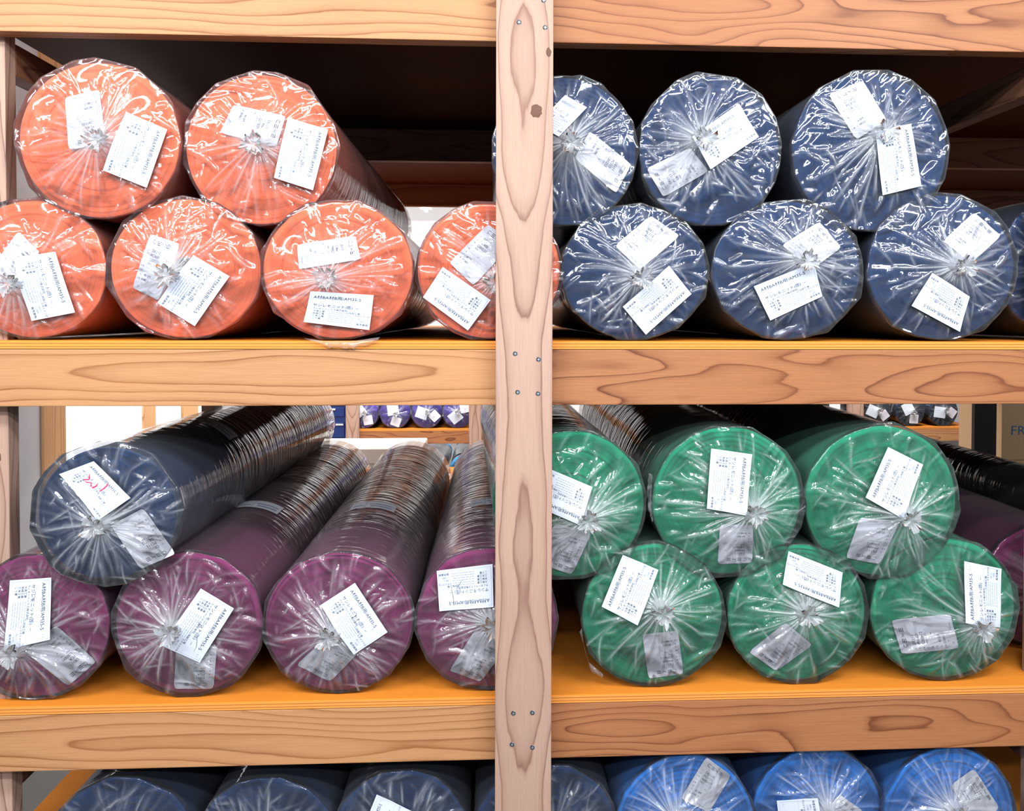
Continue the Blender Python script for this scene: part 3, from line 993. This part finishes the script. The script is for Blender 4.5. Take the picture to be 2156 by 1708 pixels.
def roll(key, colour, label, group, y0=0.035, length=L_ROLL, lean=(0, 0), flat=True, strip=None, puff=0.0, seed=None, fine=True, dome=0.024, core=False):
    cx, cz, rx, rz, kn, A, kA, B, kB = ROLL[key]
    rng = random.Random(seed if seed is not None else sum(map(ord, key)) * 7 + 3)
    root = thing('fabric_roll', label, 'roll', (cx, y0, cz - rz), group)
    up = (0, 0, rz)
    lx, lz = lean

    def shear(me):
        if lx or lz:
            n = len(me.vertices)
            c = np.empty(n * 3)
            me.vertices.foreach_get('co', c)
            c = c.reshape(-1, 3)
            c[:, 0] += np.maximum(c[:, 1], 0) * lx
            c[:, 2] += np.maximum(c[:, 1], 0) * lz
            me.vertices.foreach_set('co', c.ravel())
            me.update()
        return me

    ck = 0.974 - puff
    link('cloth', shear(cloth_mesh(rng, rx * ck, rz * ck, length - 0.1, CLOTH[colour], hollow=core)), root, up)
    if core:
        link('core', tube_mesh('core', 0.017, 0.0225, -0.003, 0.06, M['core']), root, up)
    k = (kn[0] - cx, kn[1] - cz)
    na, nr = (320, 60) if fine else (128, 24)
    w = Wrap(rng, rx, rz, k, na, nr, flat, puff=0.0, dome=dome)
    rel = lambda Q: [(a - cx, b - cz) for a, b in Q]
    qa = rel(A) if A else None
    link('plastic_wrap', shear(w.build('plastic_wrap', length, qa, rel(B) if B else None, *((70, 60, 0.4) if colour == 'coral' else (95, 90, 0.65)))), root, up)
    yk = float(w.prof(np.array([0.05]))[0])
    link('gathered_end', tuft_mesh(rng), root, (k[0], yk, rz + k[1]))
    if A:
        put, me = sheet(w, qa, kA, 0.0040, 1.0, False, rng)
        lab = link('product_label', me, root, up)
        pr = print_a(rng)
        if key in HAND:
            mat, strokes, wd = HAND[key]
            for s in strokes:
                pr.stroke(s, wd, mat)
        link('printing', printing(put, pr), lab)
    if B:
        put, me = sheet(w, rel(B), kB, None, 0.0, True, rng)
        lab = link('tag', me, root, up)
        link('printing', printing(put, print_b(rng, CODES[colour])), lab)
    if strip:
        ys, a0, a1 = strip
        vs, fs = [], []
        n = 16
        for i in range(n + 1):
            a = math.radians(a0 + (a1 - a0) * i / n)
            for yy in (ys, ys + 0.075):
                vs.append((rx * 0.993 * math.cos(a) + yy * lx, yy, rz * 0.993 * math.sin(a) + yy * lz))
        fs = [(2 * i, 2 * i + 1, 2 * i + 3, 2 * i + 2) for i in range(n)]
        st = link('paper_strip', mesh('paper_strip', vs, fs, M['paper_grey'], True), root, up)
        vs, fs = [], []
        for (f0, f1, g0, g1) in ((0.08, 0.55, 0.2, 0.35), (0.08, 0.6, 0.5, 0.62), (0.66, 0.672, 0.05, 0.95), (0.72, 0.95, 0.3, 0.42)):
            b = len(vs)
            for i in range(7):
                a = math.radians(a0 + (a1 - a0) * (f0 + (f1 - f0) * i / 6))
                for g in (g0, g1):
                    yy = ys + 0.075 * g
                    vs.append((rx * 0.9945 * math.cos(a) + yy * lx, yy, rz * 0.9945 * math.sin(a) + yy * lz))
            fs += [(b + 2 * i, b + 2 * i + 1, b + 2 * i + 3, b + 2 * i + 2) for i in range(6)]
        link('printing', mesh('printing', vs, fs, M['ink_pale']), st)
    return root


G1_ = 'coral rolls in the upper left bay'
roll('C1', 'coral', 'coral orange roll at the upper left corner, atop the stack near the left post', G1_, flat=False, y0=0.02)
roll('C2', 'coral', 'coral orange roll on top of the stack with dark empty space on its right', G1_, flat=False)
roll('C3', 'coral', 'coral orange roll in the bottom row half cut off by the left post', G1_)
roll('C4', 'coral', 'coral orange bottom row roll with two labels meeting over its grey core', G1_, core=True)
r_c5 = roll('C5', 'coral', 'coral orange bottom row roll with two level labels and a hole low in its wrap', G1_, y0=0.02)
roll('C6', 'coral', 'coral orange roll half hidden behind the left side of the centre post', G1_)
G2_ = 'navy rolls in the upper right bay'
roll('N1', 'navy', 'navy roll of the upper row half hidden behind the right side of the centre post', G2_, flat=False)
roll('N2', 'navy', 'navy upper row roll in the middle with a sheet laid over a grey tag', G2_, flat=False)
roll('N3', 'navy', 'large navy roll at the right end of the upper row beside the dark gap', G2_, flat=False, lean=(-0.015, 0.015))
roll('N4', 'navy', 'navy bottom row roll next to the centre post with both labels right of its gather', G2_)
roll('N5', 'navy', 'navy roll in the middle of the bottom row with a level sheet under its gather', G2_)
roll('N6', 'navy', 'navy bottom row roll at the right with a crumpled sheet hanging below its gather', G2_, lean=(0.02, 0))
roll('N7', 'navy', 'dark navy roll edge showing past the right side of the navy stack', G2_, y0=0.12)
roll('D1', 'navy', 'single navy roll in a loose bag on the burgundy rolls, red handwriting on its label', None, flat=False, y0=0.0, puff=0.06, lean=(0.008, -0.01), strip=(0.42, 40, 75))
G3_ = 'burgundy rolls on the lower left shelf'
roll('B1', 'burgundy', 'burgundy roll on the lower left shelf cut off by the left post', G3_, strip=(0.5, 60, 100))
roll('B2', 'burgundy', 'burgundy roll right of the left one, below the single navy roll, tag hanging straight down', G3_, strip=(0.42, 60, 100))
roll('B3', 'burgundy', 'burgundy roll third from the left with its tilted sheet right of a dark gather', G3_, core=True, strip=(0.42, 65, 108))
roll('B4', 'burgundy', 'burgundy roll with an upside down sheet, its right part behind the centre post', G3_, strip=(0.42, 65, 108))
G4_ = 'green rolls in the lower right bay'
roll('G1', 'green', 'green upper row roll half hidden behind the centre post', G4_, flat=False, lean=(-0.03, 0))
r_g2 = roll('G2', 'green', 'middle roll of the green upper row with an upright sheet above its tag', G4_, flat=False)
roll('G3', 'green', 'green upper row roll at the right in front of the far navy rolls and carton', G4_, flat=False, lean=(-0.015, 0.012))
r_g4 = roll('G4', 'green', 'green bottom row roll nearest the centre post, torn wrap hanging at its left', G4_)
roll('G5', 'green', 'green roll in the middle of the bottom row with its sheet above a white gather', G4_)
roll('G6', 'green', 'green bottom row roll at the right end with its tag lying sideways', G4_, lean=(0.02, 0))
roll('R1', 'burgundy', 'burgundy roll set back beyond the green stack at the far right edge', None, y0=0.2, fine=False)
roll('R3', 'burgundy', 'burgundy roll under the thin dark one, mostly behind the right post', None, y0=0.25, fine=False)
roll('R2', 'dark', 'thin dark roll lying above the burgundy one at the far right edge', None, y0=0.2, flat=False, fine=False, dome=0.01)
G5_ = 'navy rolls on the bottom shelf'
roll('S1', 'navy', 'navy roll top under the lower beam beside the left post', G5_, y0=0.04)
roll('S2', 'navy', 'navy roll top under the lower beam, middle one of the left bottom bay', G5_, y0=0.04)
roll('S3', 'navy', 'navy roll top under the lower beam with a white label corner showing', G5_, y0=0.04)
roll('S4', 'navy', 'dark navy roll on the bottom shelf directly behind the centre post', G5_, y0=0.04)
G6_ = 'light blue rolls on the bottom shelf'
roll('T2', 'blue', 'light blue bottom shelf roll with a tall rounded tag right of its middle', G6_, y0=0.03)
roll('T3', 'blue', 'light blue roll between two others on the bottom shelf', G6_, y0=0.05)
roll('T4', 'blue', 'light blue bottom shelf roll at the right with a grey core showing', G6_, core=True, y0=0.03)



def flap(root, inner, outer, y, seed):
    """a loose ragged piece of the bag; inner edge on the roll, outer edge free, both as (x, z)"""
    rng = random.Random(seed)
    n = 18
    vs, fs = [], []
    P, Q = np.array(inner), np.array(outer)
    ti, to = np.linspace(0, 1, len(P)), np.linspace(0, 1, len(Q))
    for i in range(n + 1):
        u = i / n
        a = np.array([np.interp(u, ti, P[:, k]) for k in range(2)])
        b = np.array([np.interp(u, to, Q[:, k]) for k in range(2)])
        b = b + (b - a) * rng.uniform(-0.25, 0.1)
        for k in range(5):
            f = k / 4
            c = a + (b - a) * f
            vs.append((c[0] - root.location.x, y + rng.uniform(-0.002, 0.002) - 0.004 * math.sin(f * 3) - root.location.y, c[1] - root.location.z))
    for i in range(n):
        for k in range(4):
            fs.append((i * 5 + k, i * 5 + k + 1, (i + 1) * 5 + k + 1, (i + 1) * 5 + k))
    me = mesh('torn_flap', vs, fs, FILM, True)
    at = me.attributes.new('milk', 'FLOAT', 'POINT')
    at.data.foreach_set('value', np.array([rng.uniform(0.02, 0.35) for _ in vs], np.float32))
    link('torn_flap', me, root)


flap(r_c5, [(-0.4077, 1.4573), (-0.3642, 1.4512), (-0.3205, 1.4513), (-0.2679, 1.4593)], [(-0.3834, 1.4485), (-0.3555, 1.4379), (-0.3162, 1.4362), (-0.275, 1.4487)], -0.006, 5)
flap(r_g4, [(0.1164, 0.8964), (0.1184, 0.8592), (0.1297, 0.8265), (0.1576, 0.8026)], [(0.11, 0.8873), (0.124, 0.848), (0.1325, 0.8106), (0.1539, 0.7952)], 0.03, 6)
flap(r_g2, [(0.2524, 1.1916), (0.2508, 1.1545), (0.2529, 1.1174), (0.2548, 1.1035)], [(0.2431, 1.1963), (0.2414, 1.1639), (0.2444, 1.1221), (0.2511, 1.0989)], 0.03, 7)

# ------------------------------------------------------------------ the rack beyond
YF = 5.40
far = thing('timber_rack', 'far pale timber rack holding violet and navy rolls, seen through the gaps', 'rack', (0, YF, 0))
fx = [(-1.1616, -1.0646), (-0.2468, -0.1498), (0.77, 0.87), (1.72, 1.82), (2.667, 2.7875), (3.582, 3.69)]
for x0, x1 in fx:
    lumber('post', (x0, -0.045, 0), (x1, 0.0, 1.9), 0, 0, M['post'], far, 'Z')
    lumber('post', (x0, 0.9, 0), (x1, 0.945, 1.9), 0, 0, M['post'], far, 'Z')
for zt in (0.6275, 0.19, 1.15):
    for (a, b), mt in zip(((-1.1616, -0.15), (-0.15, 1.77), (1.77, 3.69)), ('beam_red_dim', 'beam_pale', 'beam_pale')):
        lumber('beam', (a, 0.001, zt - 0.096), (b, 0.041, zt), 0, 0, M[mt], far, 'X')
        lumber('beam', (a, 0.86, zt - 0.096), (b, 0.899, zt), 0, 0, M[mt], far, 'X')
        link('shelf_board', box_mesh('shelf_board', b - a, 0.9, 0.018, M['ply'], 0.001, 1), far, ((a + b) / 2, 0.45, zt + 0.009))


def far_roll(colour, name='x'):
    rng = random.Random(len(colour) * 13)
    r = 0.116
    cl = cloth_mesh(rng, r * 0.97, r * 0.97, 0.85, CLOTH[colour], n=32, rings=3)
    w = Wrap(rng, r, r, (0.01, 0.005), 96, 20, True, dome=0.02)
    wr = w.build('plastic_wrap', 0.88, None, None, n_rad=46, n_seg=20)
    tu = tuft_mesh(rng, 0.9)
    a = sheet(w, [(-0.075, 0.055), (0.005, 0.085), (0.035, 0.0), (-0.045, -0.03)], 0, 0.006, 1.0, False, rng)[1]
    b = sheet(w, [(-0.01, -0.02), (0.06, -0.03), (0.05, -0.10), (-0.02, -0.09)], 0, 0.004, 0.5, True, rng)[1]
    return r, (('cloth', cl), ('plastic_wrap', wr), ('gathered_end', tu), ('product_label', a), ('tag', b))


FARM = {c: far_roll(c) for c in ('violet', 'navy', 'sky')}
ORD = ['first', 'second', 'third', 'fourth', 'fifth', 'sixth', 'seventh']


def place_far(colour, x, z0, label, group, ang, y=YF + 0.03):
    r, parts = FARM[colour]
    root = thing('fabric_roll', label, 'roll', (x, y, z0), group)
    for nm, me in parts:
        if nm == 'gathered_end':
            link(nm, me, root, (0.01 * math.cos(ang), -0.026, r + 0.01 * math.sin(ang)), (0, -ang, 0))
        else:
            link(nm, me, root, (0, 0, r), (0, -ang, 0))


ZB = 0.6455
for i, (x, lb) in enumerate(((-1.042, 'far violet roll at the left end of its shelf, cut off by a post'), (-0.8044, 'far violet roll second from the left with a white sheet on its left'),
                             (-0.5664, 'far violet roll third from the left with a tilted tag below'), (-0.33, 'far violet roll at the right end of its shelf'))):
    place_far('violet', x, ZB, lb, 'violet rolls on the far rack', (0.3, -0.2, 0.9, 1.9)[i])
for i, (x, lb) in enumerate(((1.905, 'far navy roll behind the green stack, first left of the far post'), (2.125, 'far navy roll left of the far post with a slanting sheet'),
                             (2.36, 'far navy roll showing above the black wrap left of the post'), (2.585, 'far navy roll touching the left side of the far post'),
                             (2.915, 'far navy roll touching the right side of the far post'), (3.185, 'far navy roll in the middle of the bay right of the far post'),
                             (3.45, 'far navy roll at the right end of the far shelf with an upright sheet'))):
    place_far('navy', x, ZB, lb, 'navy rolls on the far rack', (0.5, 0.2, 1.4, -0.4, 0.8, 0.1, 1.1)[i])
for i, (x, lb) in enumerate(((-0.80, 'bright blue roll low on the far rack behind the white chest'), (-0.53, 'bright blue roll low on the far rack with its bag neck tied up'),
                             (-0.40, 'bright blue roll low on the far rack nearest its right post'))):
    place_far('sky', x if i < 2 else -0.285, 0.208, lb, 'bright blue rolls low on the far rack', (3.4, 3.0, 2.8)[i])

# blue drawer cabinet left of the far rack
cab = thing('drawer_cabinet', 'dark blue drawer cabinet with pale handles left of the far rack', 'cabinet', (-1.42, YF + 0.05, 0))
link('body', box_mesh('body', 0.5, 0.45, 0.82, M['cabinet_blue'], 0.004), cab, (0, 0.225, 0.41))
link('top', box_mesh('top', 0.52, 0.47, 0.02, M['white_gloss'], 0.003), cab, (0, 0.225, 0.83))
for i in range(6):
    zc = 0.77 - i * 0.135
    d = link('drawer', box_mesh('drawer', 0.47, 0.012, 0.115 if i else 0.07, M['cabinet_blue'], 0.003), cab, (0, -0.006, zc))
    link('handle', box_mesh('handle', 0.06, 0.015, 0.014, M['chrome'], 0.004), d, (0.14 if i == 0 else 0.20, -0.012, 0.02 if i == 0 else 0.04))

# white chest standing behind the burgundy rolls
ch = thing('storage_chest', 'white storage chest with an overhanging lid behind the burgundy rolls', 'chest', (-0.95, 3.4, 0))
link('body', box_mesh('body', 0.94, 0.40, 0.688, M['white_gloss'], 0.006), ch, (0, 0.24, 0.344))
link('lid', box_mesh('lid', 1.0, 0.44, 0.084, M['white_gloss'], 0.006), ch, (0, 0.23, 0.733))

# cartons at the right
for (z0, h, y0, lb) in ((0.0, 0.815, 2.62, 'lower brown carton standing on the floor under the printed one'), (0.815, 0.62, 2.60, 'brown carton with blue printing standing on another carton at the right')):
    ct = thing('carton', lb, 'carton', (2.668, y0, z0), None)
    link('body', box_mesh('body', 0.60, 0.42, h - 0.002, M['carton'], 0.003), ct, (0, 0.21, h / 2))
    link('tape', box_mesh('tape', 0.604, 0.05, 0.0012, M['paper_grey'], 0), ct, (0, 0.21, h - 0.0012))
    if z0 > 0:
        v, f = text_mesh('FRE')
        s = 0.062
        vv = [(-0.258 + a * s * 1.15, -0.0009, 0.122 + b * s) for a, b in v]
        link('printing', mesh('printing', vv, [tuple(t) for t in f], M['carton_ink']), ct)

pn = thing('black_gap_filler', 'narrow black upright panel left of the brown cartons', 'panel', (2.262, 2.55, 0))
link('panel', box_mesh('panel', 0.108, 0.03, 1.4, M['black_filler'], 0.003), pn, (0, 0.015, 0.72))  # added black strip that fills the black gap beside the cartons
link('filler_foot', box_mesh('filler_foot', 0.14, 0.05, 0.02, M['black_filler'], 0.003), pn, (0, 0.02, 0.01))

# fluorescent batten over the far aisle, lit
lt = thing('ceiling_light', 'lit white tube light on the ceiling far behind the coral rolls', 'light', (-0.75, 7.4, CEIL))
link('housing', box_mesh('housing', 0.12, 1.2, 0.04, M['white_gloss'], 0.004), lt, (0, 0, -0.02))
link('tube', box_mesh('tube', 0.03, 1.15, 0.03, M['tube'], 0.012, 3), lt, (0, 0, -0.056))
